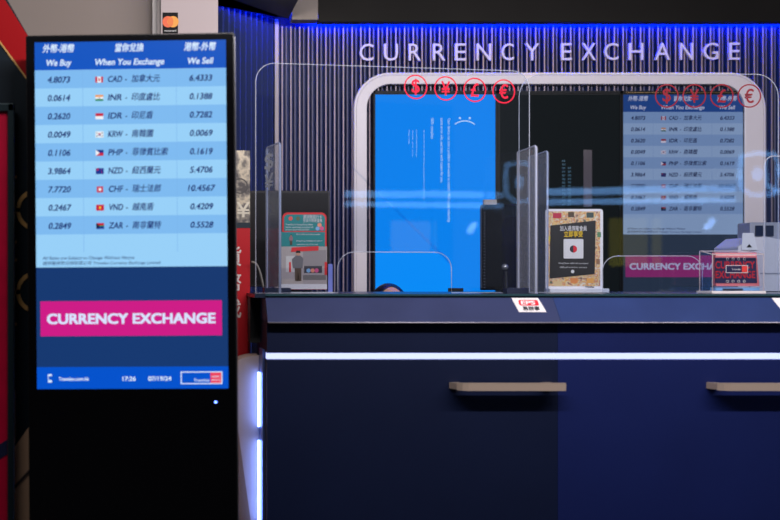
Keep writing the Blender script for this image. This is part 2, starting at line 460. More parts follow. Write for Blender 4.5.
# ------------------------------------------------------------------ wall displays
DD = 4.775; bezel = mat('display_bezel', (22, 22, 26), 0.5, spec=.2); s43 = 0.529/194
def wall_display(pxc, label):
    xc = X(pxc, DD)
    o = thing('wall_display', label, 'display', (xc, DD, Z(306, DD)), 'portrait displays in the white frame')
    z1 = Z(91, DD); z0 = z1 - 0.975; h = 0.273
    w = MB(); w.box(xc-h+.004, xc+h-.004, DD, 4.797, z0, z1, black_m)
    for a_ in ((xc-h, xc-h+.008, z0, z1), (xc+h-.008, xc+h, z0, z1), (xc-h, xc+h, z1-.012, z1), (xc-h, xc+h, z0, z0+.012)): w.box(a_[0], a_[1], DD-.006, 4.79, a_[2], a_[3], bezel)
    w.build('housing', o)
    return o, xc, z1 - 0.016
o1, xc1, zt1 = wall_display(435.2, 'wall display with a bright blue error screen and sideways sad face')
w = MB(); sc_blue = emi('error_blue', (0, 138, 246), 1.0, False); sc_w = emi('error_writing', (200, 228, 255), 1.0, False)
w.rect(xc1-.2645, xc1+.2645, zt1-.941, zt1, DD-.001, sc_blue); w.build('screen', o1)
w = MB(); yb = DD-.0025
def bs(t, px, py0, py1, h, bold=0.0):
    w = MB(); w.text(t, (X(px, DD)-h/2, yb, Z(py0, DD)), -ZA, XA, (py1-py0)/F*DD, h, sc_w, 0, bold); w.build('message_line', o1)
bs('Your device ran into a problem and needs to restart. We\'re just collecting', 449, 118, 222, .0125)
bs('some error info, and then we\'ll restart for you.', 441.8, 118, 183, .0125)
bs('100% complete', 432.3, 118, 139, .0125)
bs('For more information about this issue and possible fixes, visit our website', 424, 130, 200, .0045)
bs('If you call a support person, give', 416.6, 130, 157, .0045)
bs('them this info', 412.6, 130, 157, .0035)
bs('Stop code', 409, 130, 144, .0045)
for yy in (459.8, 469.6): w.prism(circle(X(yy, DD), Z(118.2, DD), .0048, 16), (0,yb,0), XA, ZA, YA, 0, sc_w)
ring(w, (0,yb,0), XA, ZA, YA, X(464.6, DD), Z(121, DD)-.0706, .0686, .0726, .0005, sc_w, 52, 128, 24)
w.build('sad_face', o1)
o2, xc2, zt2 = wall_display(559.6, 'switched off dark wall display between the two lit ones')
w = MB(); w.rect(xc2-.2645, xc2+.2645, zt2-.941, zt2, DD-.001, emi('display_off_glow', (13, 19, 20), 1.0, False)); w.build('screen', o2)  # switched off but emits faintly: sheen on the glass as a glow
w = MB(); fm_ = emi('reflected_marks', (56, 84, 100), 1.0)  # glowing marks painted in for window lettering reflected in the dark screen
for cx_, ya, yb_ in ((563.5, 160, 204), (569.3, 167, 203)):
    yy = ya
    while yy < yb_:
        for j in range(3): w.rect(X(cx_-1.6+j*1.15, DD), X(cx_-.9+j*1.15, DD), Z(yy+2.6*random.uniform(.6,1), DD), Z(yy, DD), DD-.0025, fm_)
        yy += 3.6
w.build('reflected_writing', o2)
w = MB(); w.rect(X(583.3, DD), X(591.8, DD), Z(207, DD), Z(150, DD), DD-.0024, emi('reflected_bar', (76, 68, 74), 1.0)); w.build('reflected_bar', o2)  # pinkish reflection in the dark screen, painted as a glowing strip
o3, xc3, zt3 = wall_display(682.8, 'wall display showing the exchange rate table, rightmost of the three')
rate_display(o3, xc3-.2645, zt3, DD-.001, s43, 0.58, '_hazy')
w = MB(); gold = mat('gold_edge', (150, 120, 80), 0.3, 0.8)
zb_ = zt3 + .009
w.box(xc3+.268, xc3+.2705, DD-.0085, DD-.006, zt3-.94, zb_, gold); w.box(X(625, DD), xc3+.2705, DD-.0085, DD-.006, zb_-.0025, zb_, gold); w.build('gold_edge', o3)

# ------------------------------------------------------------------ sign lettering
let = mat('sign_letter_paint', (214, 208, 246), 0.4)
L_ = [('C',359.6,373.6),('U',384,398),('R',408.8,421),('R',433,445.5),('E',455,466.2),('N',476.8,491.2),('C',501.5,514),('Y',525,539.5),
 ('E',561.3,572),('X',581.8,596),('C',604.5,618.6),('H',629,643.4),('A',655,670.3),('N',680.3,693.4),('G',703.6,718.6),('E',729.4,740)]
D = 4.783
o = thing('sign_lettering', 'raised pale lettering reading CURRENCY EXCHANGE on the ribbed wall', 'sign', (X(550,D), D, Z(61,D)))
for i, (ch, a_, b_) in enumerate(L_):
    yb_ = 60.7 - 1.1*(a_-360)/380; yt_ = 43.7 - 1.1*(a_-360)/380
    w = MB(); vs, fs = text_geo(ch, 0)
    x0 = min(v.x for v in vs); x1 = max(v.x for v in vs); z0 = min(v.y for v in vs); z1 = max(v.y for v in vs)
    h_ = (yb_-yt_)/F*D
    hh = h_/(z1-z0)*0.72
    w.text(ch, (X(a_,D), D, Z(yb_,D) - z0*hh/0.72), XA, ZA, (b_-a_)/F*D, hh, let, 0, 0, 'l', YA, 0.0135)
    w.build('letter', o)

# ------------------------------------------------------------------ kiosk
KD = 2.95; kx = X(131.5, KD)
ZT = 1.3 + (VY-41.8)*s43
kxf = Matrix.Translation((kx, KD, 1.3)) @ Matrix.Rotation(math.radians(-0.42), 4, 'Y') @ Matrix.Rotation(math.radians(-2.0), 4, 'Z') @ Matrix.Translation((0, 0, -1.3))
o = thing('information_kiosk', 'tall black portrait kiosk showing the exchange rate table, in front on the left', 'kiosk', (kx, KD, 0))
hw = 104.3*s43
w = MB(kxf)
ztop = 1.3 + (VY-34.5)*s43
w.prism(rounded(-hw, hw, 0.06, ztop, .006, 'cd', 4), (0,0,0), XA, ZA, YA, 0.075, mat('kiosk_black_metal', (16,16,18), 0.3, 0.3)); w.build('housing', o, bevel=.003)
w = MB(kxf); w.prism(rounded(-hw+.004, hw-.004, 0.10, ztop-.004, .004, 'abcd', 4), (0,-.004,0), XA, ZA, YA, 0.0035, mat('kiosk_front_glass', (6,6,8), 0.1)); w.build('front_glass', o)
w = MB(kxf); w.box(-.27, .27, -.18, .16, 0.002, 0.03, mat('kiosk_base', (18,18,20), 0.4, 0.3)); w.box(-hw, hw, -.01, .085, .03, .075, black_m); w.build('base', o, bevel=.002)
rate_display(o, -96.75*s43, ZT, -.0048, s43, 1.0, '', kxf @ Matrix.Translation((0,0,ZT)) @ Matrix.Diagonal((.984, 1, .996, 1)) @ Matrix.Translation((0,0,-ZT)))
w = MB(kxf); w.prism(circle((214.5-131.5)*s43, 1.3-(402-VY)*s43, .0035, 16), (0,-.0065,0), XA, ZA, YA, .002, emi('kiosk_blue_lamp', (90, 120, 255), 8, False)); w.build('indicator_light', o)
w = MB(kxf); w.box(hw, hw+.003, .01, .06, .1, ztop-.01, mat('kiosk_side_steel', (120,122,132), 0.3, 0.8)); w.build('side_trim', o)

# ------------------------------------------------------------------ payment sticker on the pilaster
D = 3.948
w = MB(); w.box(X(162.6,D), X(178,D), D, D+.002, Z(33.5,D), Z(12.5,D), mat('sticker_black', (10,10,16), .5, spec=.15))
w.prism(circle(X(168,D), Z(21.8,D), .0205), (0,D-.001,0), XA, ZA, YA, .001, mat('sticker_orange', (238,96,42), .4))
w.prism(circle(X(173,D), Z(21.8,D), .0205), (0,D-.0015,0), XA, ZA, YA, .0005, mat('sticker_yellow', (240,160,40), .4))
ring_ = []
w.prism([(X(170.5,D)+.0185*t*1.0*0.0+a_, b_) for t, a_, b_ in [(0, .0105*math.cos(math.radians(k*15)), Z(21.8,D)+.0185*math.sin(math.radians(k*15))) for k in range(24)]], (0,D-.002,0), XA, ZA, YA, .0005, mat('sticker_overlap', (236,118,30), .4))
w.text('mastercard', (X(170.3,D), D-.001, Z(31.6,D)), XA, ZA, .043, .0075, mat('sticker_white', (230,230,232), .5), 0, .01, 'c')
tag(w.build('card_sticker'), 'small black sticker with overlapping orange and yellow discs on the pale pillar', 'sticker')

# ------------------------------------------------------------------ decorated board at the left edge
D = 3.12
o = thing('decorated_board', 'dark navy board with a red slanting band and gold coins at the left edge', 'board', (X(-60,D), D, 0))
bd = mat('board_navy', (14,26,36), .45, var=.1, scale=5, spec=.2); redb = mat('board_red', (150,3,14), .5, spec=.15); goldp = mat('board_gold', (206,160,96), .35, .3); bge = mat('board_beige', (196,158,128), .5)
xr = X(33, D)
w = MB(); w.plate([(X(-190,D),0),(xr,0),(xr,Z(44,D)),(X(-10,D),Z(-30,D)),(X(-190,D),Z(-30,D))], D, D+.04, bd); w.build('panel', o)
w = MB(); w.plate([(X(-14,D),Z(-30,D)),(X(33,D),Z(44,D)),(X(33,D),Z(86,D)),(X(-40,D),Z(-14,D)),(X(-40,D),Z(-30,D))], D-.003, D, redb); w.build('red_band', o)
w = MB(); w.plate([(X(-40,D),Z(-14,D)),(X(33,D),Z(86,D)),(X(33,D),Z(88.6,D)),(X(-40,D),Z(-11.4,D))], D-.004, D, goldp); w.build('gold_line', o)
for cy in (210, 292):
    w = MB(); ring(w, (0,D-.004,0), XA, ZA, YA, X(37,D), Z(cy,D), 17/F*D, 21/F*D, .004, goldp, 95, 265, 24); w.box(X(15.5,D), X(20,D), D-.004, D, Z(cy+2.2,D), Z(cy-2.2,D), goldp); w.build('coin', o)
w = MB()
for cy in (177, 242, 260, 324): w.prism([(X(16,D), Z(cy+2.2,D)), (X(17.2,D), Z(cy,D)), (X(16,D), Z(cy-2.2,D)), (X(14.8,D), Z(cy,D))], (0,D-.003,0), XA, ZA, YA, .003, goldp)
w.build('gold_dots', o)
w = MB(); w.plate([(X(13,D),Z(449,D)),(X(33,D),Z(421,D)),(X(33,D),0.0),(X(13,D),0.0)], D-.003, D, bge); w.plate([(X(14,D),Z(390,D)),(X(15.6,D),Z(390,D)),(X(15.6,D),Z(442,D)),(X(14,D),Z(446,D))], D-.003, D, bge); w.build('beige_base', o)
w = MB(); w.plate([(X(14,D),Z(486,D)),(X(33,D),Z(465,D)),(X(33,D),Z(469,D)),(X(14,D),Z(490,D))], D-.006, D-.003, mat('board_dark_line', (60,46,44), .6)); w.build('dark_line', o)
# framed poster on the board
o = thing('framed_poster', 'crimson poster in a dark metal frame at the far left edge', 'poster', (X(-60,3.07), 3.1, .45))
D = 3.07; fr_m = mat('poster_frame_metal', (34,50,56), .35, .5); pp = mat('poster_crimson', (186,4,52), .45, spec=.2, var=.12, scale=14)
x0, x1, z0, z1 = X(-130,D), X(13.8,D), .35, Z(103,D)
w = MB()
for a_ in ((x0,x0+.018,z0,z1),(x1-.018,x1,z0,z1),(x0,x1,z1-.024,z1),(x0,x1,z0,z0+.024)): w.box(a_[0],a_[1],D,D+.03,a_[2],a_[3],fr_m)
w.build('frame', o, bevel=.003)
w = MB(); w.box(x0+.01, x1-.01, D+.012, D+.046, z0+.01, z1-.01, pp)
w.plate([(x0+.02,Z(520,D)),(x1-.02,Z(440,D)),(x1-.02,Z(455,D)),(x0+.02,Z(535,D))], D+.010, D+.012, mat('poster_navy', (24,28,60), .4)); w.build('poster', o)

# ------------------------------------------------------------------ red banner stand
D = 3.62
o = thing('banner_stand', 'narrow red banner stand with a banknote print on top, behind the kiosk', 'banner', (X(236,D), D, 0))
w = MB()
xa, xb = X(219,D), X(250,D)
w.box(xa, xb, D, D+.02, 0.02, Z(228,D), mat('banner_red', (206,12,30), .45)); w.build('red_face', o)
w = MB(); w.box(xa, xb, D, D+.02, Z(222.5,D), Z(150.5,D), voro('banknote_print', [(120,112,104),(190,176,156),(222,206,180),(150,140,130),(90,84,84)], 22, .5, 'NOISE'))
w.text('\u00a5', (X(236.5,D), D-.001, Z(217,D)), XA, ZA, .045, .05, mat('banknote_ink', (236,226,206), .5), 0, .02)
ring(w, (0,D-.001,0), XA, ZA, YA, X(240,D), Z(186,D), .022, .026, .001, mat('banknote_dark', (84,80,80), .5)); w.build('print', o)
w = MB(); w.box(xa, xb, D-.001, D+.02, Z(228,D), Z(222.5,D), mat('banner_teal', (18,40,54), .5)); w.build('dark_band', o)
w = MB()
for i, ch in enumerate('\u8ca8\u5e63\u627e'): w.text(ch, (X(233.5,D), D-.001, Z(264+26*i,D)), XA, ZA, 15.5/F*D, 15/F*D, mat('banner_white', (238,224,220), .5), 0, .03, 'c')
w.build('writing', o)
w = MB(); w.box(xa-.01, xb+.005, D-.03, D+.07, 0.0, .02, black_m); w.build('base', o)

# ------------------------------------------------------------------ curved side cabinet with light strip
D = 3.46
o = thing('curved_side_panel', 'beige curved cabinet end lit by the light strip, left of the counter', 'cabinet', (X(250,D), D, 0))
xa, xb = X(215,D), X(267,3.30)-.008
cab = mat('cabinet_cream', (204,182,168), .45, var=.03, scale=4)
pts = [(xa,0.0),(xb,0.0),(xb,Z(355.5,D))]
for i in range(9):
    a_ = math.radians(90 + 90*i/8); pts.append((X(258,D)+ (26/F*D)*math.cos(a_), Z(369,D)+ (13.5/F*D)*math.sin(a_)))
w = MB(); w.plate(pts, D, D+.12, cab); w.build('body', o)
w = MB(); w.plate([(xa,.0),(X(256,D),0.0),(X(250.6,D),Z(520,D)),(X(238,D),Z(430,D)),(xa,Z(390,D))], D-.004, D, mat('cabinet_brown', (150,118,92), .5)); w.build('brown_skirt', o)

# ------------------------------------------------------------------ counter
ZW = Z(294, 3.34); ZL = Z(323, 3.27); ZB = Z(353, 3.30); ZS = Z(359.5, 3.30)
fas = mat('counter_slate_blue', (50,58,96), .5, spec=.25, var=.10, scale=7, bump=.1)
fasr = mat('counter_slate_blue_lit', (40,58,110), .5, spec=.25, var=.10, scale=7, bump=.1)  # right fascia bluer than the left: its stronger light put into the colour
body_l = mat('counter_navy', (14,24,54), .5, spec=.2, var=.08, scale=3)
body_r = mat('counter_navy_lit', (18,30,84), .5, spec=.2, var=.08, scale=3)  # brighter copy of the left body, light falling on it painted in
lip = mat('counter_lip_edge', (168,164,178), .35, .4)
led = emi('white_led', (180,190,255), 1.75, False)
def counter(x0, x1, fm, bm_, label, left_end=False):
    o = thing('service_counter', label, 'counter', ((x0+x1)/2, 3.5, 0), 'service counter units')
    w = MB(); w.box(x0, x1, 3.30, 3.80, 0.0, ZS-.001, bm_); w.build('body', o)
    w = MB(); w.box(x0, x1, 3.345, 3.80, ZS-.001, ZB, bm_); w.box(x0, x1, 3.30, 3.80, ZB, ZL+.004, bm_); w.build('upper_band', o)
    w = MB(); w.add([(x0,3.27,ZL),(x1,3.27,ZL),(x1,3.34,ZW-.012),(x0,3.34,ZW-.012),(x0,3.80,ZL),(x1,3.80,ZL),(x1,3.80,ZW-.012),(x0,3.80,ZW-.012)],
        [(0,1,2,3),(0,4,5,1),(3,2,6,7),(0,3,7,4),(1,5,6,2),(4,7,6,5)], fm); w.build('fascia', o)
    w = MB(); w.tube([(x0,3.269,ZL+.001),(x1,3.269,ZL+.001)], .0022, lip, 6); w.build('lip_edge', o)
    w = MB(); w.box(x0+.001, x1-.001, 3.322, 3.345, ZS, ZB-.001, led); w.build('light_strip', o)
    return o
xs0, xs1, xs2 = X(267,3.30), X(557.6,3.30), 2.75
cl = counter(xs0, xs1, fas, body_l, 'dark navy service counter unit left of the panel joint, under the sad face display')
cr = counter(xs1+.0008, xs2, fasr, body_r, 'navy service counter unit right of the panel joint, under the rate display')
w = MB()
vled = emi('white_led_vertical', (110,146,255), 15.0, False)
for a_, b_ in ((372,426),(440,520),(534,620),(634,760)): w.box(xs0-.0145, xs0-.0085, 3.434, 3.444, Z(b_,3.45), Z(a_,3.45), vled)
w.build('side_light_strip', cl)
w = MB(); w.box(xs0-.0075, xs0-.0005, 3.36, 3.459, 0.0, ZB+.006, mat('side_channel', (110,130,200), .3, .5)); w.build('side_channel', cl)
w = MB(); w.box(X(250,3.50), xs0, 3.50, 3.58, ZB+.02, ZW-.012, black_m); w.build('end_panel', cl)
w = MB(); gt = mat('worktop_glass_green', (44,72,80), .12, coat=.3)
w.box(X(250,3.5), 2.75, 3.341, 4.02, ZW-.0115, ZW, mat('worktop_dark', (30,40,60), .3))
w.box(xs0, 2.75, 3.336, 3.341, ZW-.006, ZW, gt)
tag(w.build('worktop'), 'dark glass worktop running along the top of both counter units', 'worktop')
TOP = ZW

steel = mat('brushed_steel', (206,184,168), .3, .45)
def handle(x0, x1, label):
    z1 = Z(383.4, 3.24); z0 = Z(391, 3.24)
    o = thing('grab_handle', label, 'handle', ((x0+x1)/2, 3.27, z0), 'steel bars on the counter front')
    w = MB(); w.prism([(x0-.012,3.262),(x0+.004,3.246),(x0+.02,3.24),(x1-.012,3.24),(x1-.003,3.244),(x1,3.256),(x1,3.262)], (0,0,z0), XA, YA, ZA, z1-z0, steel); w.build('bar', o, bevel=.003)
    for a_ in (x0-.022, x1-.06):
        w = MB(); w.prism([(a_,3.3),(a_+.012,3.262),(a_+.03,3.262),(a_+.03,3.3)], (0,0,z0+.002), XA, YA, ZA, z1-z0-.004, steel); w.build('bracket', o)
    return o
handle(X(462,3.24), X(568,3.24), 'steel grab handle ending at the panel joint, below the light strip')
handle(X(724,3.24), X(832,3.24), 'steel grab handle cut off by the right edge of the photo')

# stickers on the sloped fascia
sl = (Vector((0,3.34,ZW-.012)) - Vector((0,3.27,ZL))).normalized()
sn = XA.cross(sl).normalized()
if sn.y > 0: sn = -sn
white_s = mat('label_white', (236,232,236), .5); red_s = mat('label_red', (226,40,58), .5); ink = mat('label_ink', (50,48,56), .6)
def on_slope(px, py):
    t = (323-py)/(323-294.5); base = Vector((0,3.27,ZL)) + (Vector((0,3.34,ZW-.012)) - Vector((0,3.27,ZL)))*t
    return Vector((X(px, base.y), base.y, base.z))
a_ = on_slope(519,311); b_ = on_slope(546.5,311)
w = MB(); wd = b_.x-a_.x; hg = .058
w.prism([(0,0),(wd,0),(wd-.012,hg),(-.010,hg)], a_, XA, sl, sn, .0012, white_s)
w.prism(rounded(.008,wd-.016,.026,.049,.006), a_+sn*.0016, XA, sl, sn, .0004, red_s)
w.text('EPS', a_+XA*.013+sl*.030+sn*.0025, XA, sl, wd-.038, .0155, white_s, .1, .07)
w.text('\u6613\u8fa6\u4e8b', a_+XA*.014+sl*.007+sn*.0025, XA, sl, wd-.032, .0135, ink, 0, .03)
tag(w.build('payment_sticker'), 'white sticker with a red logo and black characters on the counter edge near the joint', 'sticker')
a_ = on_slope(783,311); w = MB()
w.prism([(0,0),(.09,0),(.08,.058),(-.012,.058)], a_, XA, sl, sn, .0012, white_s)
tag(w.build('counter_label'), 'white label on the counter edge at the right edge of the photo', 'sticker')

# ------------------------------------------------------------------ glass screens
gl = glass('clear_glass', (247,250,254)); gl_box = glass('box_plastic', (250,250,252), .35)
edge = clear_tint('polished_glass_edge', (225,228,244), .5, .2); edge2 = clear_tint('acrylic_edge', (205,210,235), .5, .2)
def panel(name, O, U, Ltot, h, r, notch, corners, label, group, cat='glass screen', thick=.008, er=.0014):
    """sheet standing on the worktop: outline with an optional arched pass-through"""
    O = Vector(O); U = Vector(U).normalized(); N = U.cross(ZA).normalized()
    if N.y < 0: N = -N
    pts = [(0,0)]
    if notch:
        n0, n1, nh, nr = notch
        pts.append((n0,0))
        for i in range(9):
            a = math.radians(180-90*i/8); pts.append((n0+nr+nr*math.cos(a), nh-nr+nr*math.sin(a)))
        for i in range(9):
            a = math.radians(90-90*i/8); pts.append((n1-nr+nr*math.cos(a), nh-nr+nr*math.sin(a)))
        pts.append((n1,0))
    pts.append((Ltot,0))
    if 'r' in corners:
        for i in range(9):
            a = math.radians(0+90*i/8); pts.append((Ltot-r+r*math.cos(a), h-r+r*math.sin(a)))
    else: pts.append((Ltot,h))
    if 'l' in corners:
        for i in range(9):
            a = math.radians(90+90*i/8); pts.append((r+r*math.cos(a), h-r+r*math.sin(a)))
    else: pts.append((0,h))
    o = thing(name, label, cat, O + U*Ltot/2, group)
    w = MB(); w.prism(pts, O, U, ZA, N, thick, gl); w.build('pane', o)
    w = MB(); w.tube([O + U*p[0] + ZA*max(p[1], .002) + N*thick*.5 for p in pts], er, edge, 6, True); w.build('polished_edge', o)
    return o, O, U, N
ZP = TOP
ga = Vector((X(256,3.40), 3.40, ZP)); gb = Vector((X(530,3.54), 3.54, ZP)); LU = (gb-ga).normalized(); LL = (gb-ga).length
def hitL(px):  # distance along left screen under image column px
    t = (px-VX)/F; k = (t*ga.y - ga.x)/(LU.x - t*LU.y); return k
hL = Z(62.5,3.40)-ZP
nl = (hitL(338), hitL(452), Z(252,3.46)-ZP, .055)
panel('counter_screen', ga, LU, LL, hL, .06, nl, 'lr', 'clear glass counter screen in front of the blue error display', 'large glass screens on the counter')
gD = 3.61
panel('counter_screen', (X(519.5,gD),gD,ZP), XA, X(779,gD)-X(519.5,gD), Z(74,gD)-ZP, .075, (X(603,gD)-X(519.5,gD), X(703,gD)-X(519.5,gD), Z(256,gD)-ZP, .05), 'lr', 'clear glass counter screen in front of the rate table display', 'large glass screens on the counter')
panel('counter_screen', (X(765,3.44),3.44,ZP), XA, .36, Z(156,3.44)-ZP, .03, None, 'lr', 'lower clear screen with a rounded corner at the right edge of the photo', 'low privacy sheets on the counter')
gl_panel = gl; gl = clear_tint('acrylic_sheet', (200,206,222), .24, .15)
edge = clear_tint('acrylic_sheet_edge', (196,204,236), .6, .15)
q0 = Vector((X(265.5,3.55),3.55,ZP)); q1 = Vector((X(278.5,3.425),3.425,ZP))
so, sO, sU, sN = panel('privacy_sheet', q1, q0-q1, (q0-q1).length, Z(142.5,3.425)-ZP, .012, None, 'lr', 'upright acrylic side sheet with white money symbols beside the leaflet', 'low privacy sheets on the counter', 'acrylic sheet', .010, .0028)
w = MB(); U2 = (q1-q0).normalized(); N2 = Vector((U2.y,-U2.x,0))
if N2.y > 0: N2 = -N2
for ch, yy in (('$',169),('\u00a5',190)): w.text(ch, q0+U2*.03+ZA*(Z(yy,3.48)-ZP)+N2*.013, U2, ZA, .085, .052, mat('symbol_white', (225,225,235), .5), 0, .02)
w.build('money_symbols', so)
panel('privacy_sheet', (X(534.6,3.36),3.36,ZP), YA, .165, Z(145.4,3.36)-ZP, .012, None, 'l', 'front one of two upright acrylic sheets between the teller positions', 'low privacy sheets on the counter', 'acrylic sheet', .010, .0026)
panel('privacy_sheet', (X(546,3.63),3.63,ZP), YA, .18, Z(150.8,3.63)-ZP, .012, None, 'l', 'rear one of two upright acrylic sheets, just left of the framed notice', 'low privacy sheets on the counter', 'acrylic sheet', .010, .0026)
gl = gl_panel
# dark feet holding the sheets
foot = mat('screen_foot_navy', (26,34,60), .4)
w = MB(); w.box(X(505,3.42), X(534.6,3.36)-.004, 3.40, 3.44, TOP, TOP+.018, foot)
tag(w.build('sheet_foot'), 'dark metal foot at the base of the front acrylic sheet', 'bracket')
w = MB(); w.box(X(264,3.47), X(290,3.47), 3.448, 3.52, TOP, TOP+.018, foot); 
tag(w.build('sheet_foot'), 'dark metal foot at the base of the sheet with money symbols', 'bracket')

# currency stickers
crim = mat('currency_red_backlit', (206,10,54), .5, spec=.15); crim_d = mat('currency_red_unlit', (124,3,30), .5, spec=.15)  # left set brighter: blue display shining through put into the colour
NAMES = {'$':'dollar', '\u00a5':'yen', '\u00a3':'pound', '\u20ac':'euro'}
def cur(ch, c, U, N, m, side, grp):
    w = MB(); r = .0395
    ring(w, c, U, ZA, N, 0, 0, r-.0042, r, .0006, m)
    vs, fs = text_geo(ch, .025)
    x0 = min(v.x for v in vs); x1 = max(v.x for v in vs); zm = (min(v.y for v in vs)+max(v.y for v in vs))/2
    w.text(ch, c - ZA*zm*.045/.72, U, ZA, {'\u20ac': .031, '\u00a5': .031}.get(ch, .028), .045, m, 0, .025, 'c')
    tag(w.build('currency_sticker'), 'red circled %s sign sticker on the %s glass screen' % (NAMES[ch], side), 'sticker', grp)
LN = Vector((LU.y,-LU.x,0))
if LN.y > 0: LN = -LN
for ch, px, py in (('$',415.5,87),('\u00a5',445.5,88.5),('\u00a3',474.5,90),('\u20ac',503.5,91.5)):
    k = hitL(px); pt = ga + LU*k; c = Vector((pt.x, pt.y, Z(py, pt.y))) + LN*.0015
    cur(ch, c, LU, LN, crim, 'left', 'red currency stickers on the left glass screen')
for ch, px, py in (('$',666.5,96),('\u00a5',694,96),('\u00a3',721.5,96),('\u20ac',749,96)):
    cur(ch, P(px, py, gD) - YA*.0015, XA, -YA, crim_d, 'right', 'red currency stickers on the right glass screen')

# ------------------------------------------------------------------ things on the worktop
def figure(w, x, z, h, y, top, bottom, skin, hair, lean=0):
    """small printed figure of a standing person on a flyer"""
    s = h
    w.poly([(x-.10*s,z),(x-.02*s,z),(x+.0*s,z+.35*s),(x+.03*s,z),(x+.11*s,z),(x+.11*s,z+.5*s),(x-.11*s,z+.5*s)], y, bottom)
    w.poly([(x-.17*s,z+.42*s),(x+.15*s,z+.42*s),(x+.17*s,z+.75*s),(x+.08*s,z+.83*s),(x-.08*s,z+.83*s),(x-.20*s,z+.72*s)], y-.0003, top)
    w.poly([(p[0], p[1]) for p in circle(x, z+.91*s, .075*s, 14)], y-.0006, skin)
    w.poly([(x-.08*s,z+.92*s),(x+.08*s,z+.92*s),(x+.06*s,z+1.0*s),(x-.05*s,z+1.0*s)], y-.0009, hair)
# dark screen/monitor behind the leaflet
D = 3.72
o = thing('monitor', 'dark rectangular monitor back behind the leaflet at the left', 'monitor', (X(290,D), D, TOP))
w = MB(); w.box(X(249,D), X(330,D), D, D+.03, TOP+.02, Z(190.5,D), mat('monitor_brown_black', (40,34,34), .45)); w.build('housing', o, bevel=.003)
w = MB(); w.box(X(251,D), X(328,D), D-.002, D, TOP+.03, Z(193,D), mat('monitor_face', (30,27,28), .3)); w.build('face', o)
w = MB(); w.box(X(270,D), X(310,D), D-.03, D+.12, TOP, TOP+.008, black_m); w.box(X(285,D), X(295,D), D+.03, D+.05, TOP, TOP+.2, black_m); w.build('stand', o)
# leaflet stand
D = 3.56
o = thing('leaflet_stand', 'red and teal leaflet with a photo of a man, in a clear stand', 'leaflet', (X(304,D), D, TOP))
teal = mat('leaflet_teal', (30,132,132), .5); lred = mat('leaflet_red', (222,44,48), .5); lw = mat('leaflet_white', (226,222,222), .5); lgrey = mat('leaflet_grey', (176,164,160), .5)
skin_p = mat('print_skin', (206,150,124), .6); hair_p = mat('print_hair', (30,24,24), .6); jacket = mat('print_jacket', (108,104,108), .6); trou = mat('print_trousers', (90,70,52), .6)
px_ = lambda a: X(a, D); pz_ = lambda a: Z(a, D)
w = MB(); w.plate(rounded(px_(282.3), px_(326.6), TOP+.012, pz_(212.5), .018, 'cd'), D, D+.0015, lred); w.build('card', o)
w = MB(); y = D-.0004
w.poly(rounded(px_(284), px_(325), pz_(231), pz_(214.5), .014, 'cd'), y, teal)
w.rect(px_(281.2), px_(325), pz_(246.5), pz_(232), y, teal)
w.rect(px_(281.2), px_(327), TOP+.013, pz_(246.5), y, lgrey)
w.rect(px_(281.2), px_(327), TOP+.013, pz_(284), y-.0003, lw)
w.rect(px_(286), px_(300), pz_(272), pz_(256), y-.0002, mat('photo_pale', (204,198,194), .6)); w.rect(px_(303), px_(326), pz_(266), pz_(250), y-.0002, mat('photo_mid', (150,140,140), .6))
w.rect(px_(304), px_(322), pz_(273), pz_(266), y-.0003, mat('photo_dark', (60,56,64), .6))
w.rect(px_(303), px_(326), pz_(280), pz_(275), y-.0003, mat('photo_shelf', (122,116,112), .6)); w.rect(px_(282), px_(303), pz_(284), pz_(279), y-.0003, mat('photo_floor', (190,176,166), .6))
w.poly([(px_(291),pz_(252)),(px_(291.5),pz_(247.5)),(px_(318.5),pz_(246)),(px_(318.5),pz_(250.5))], y-.0006, lred)
w.rect(px_(289), px_(291), pz_(272), pz_(262), y-.0006, lred); w.rect(px_(324.5), px_(327), pz_(275), pz_(262), y-.0006, lred)
figure(w, px_(298), pz_(281), .1, y-.001, jacket, trou, skin_p, hair_p)
figure(w, px_(291), pz_(245), .034, y-.001, mat('print_pink', (150,110,116), .6), trou, skin_p, hair_p)
for cxp, czp, m_ in ((290.5,218.5,mat('dot_coral',(236,92,84),.5)),(298,218.5,mat('dot_olive',(96,110,84),.5)),(319.5,225,mat('dot_peach',(240,150,120),.5)),(317.5,228.6,mat('dot_blue',(130,180,220),.5)),(321.7,228.4,mat('dot_pink',(226,90,140),.5)),(308.5,270.5,MATS['dot_blue']),(312.5,270.5,MATS['dot_peach']),(316.5,270.5,MATS['dot_pink'])):
    w.poly(circle(px_(cxp), pz_(czp), 2.1/F*D, 14), y-.0008, m_)
w.build('print', o)
w = MB(); y = D-.0014
for t, a0, a1, yy, h in (('\u901a\u6fdf\u9686\u65c5\u884c\u5361',303,322,218.5,3),('\u514c\u63db\u5916\u5e63\u66f4\u512a\u60e0',303,322,222,2.6),('Travelex in Hong Kong offers',285.5,313,225.3,1.7),('better exchange rates for all',285.5,313,228,1.7),('of your trip with no fees',285.5,309,230.4,1.6),('Book online and collect in store',296.5,320,235,1.6),('Hong Kong residents and visitors',296.5,322,241.5,1.6),('open every day of the year',296.5,318,245,1.5)):
    w.text(t, (px_(a0), y, pz_(yy)), XA, ZA, (a1-a0)/F*D, h/F*D, lw, 0, .01)
w.build('writing', o)
w = MB(); w.box(px_(280), px_(333.5), D+.004, D+.006, TOP+.004, pz_(210), gl_box); w.box(px_(280), px_(328), D-.006, D-.004, TOP+.004, pz_(268), gl_box); w.box(px_(280), px_(333.5), D-.012, D+.03, TOP, TOP+.004, clear_tint('acrylic_base', (220,222,230), .6)); w.build('holder', o)
w = MB(); w.box(px_(328.2), px_(332.6), D+.0005, D+.003, TOP+.004, pz_(264), mat('blue_slip', (120,130,210), .5)); w.build('blue_slip', o)

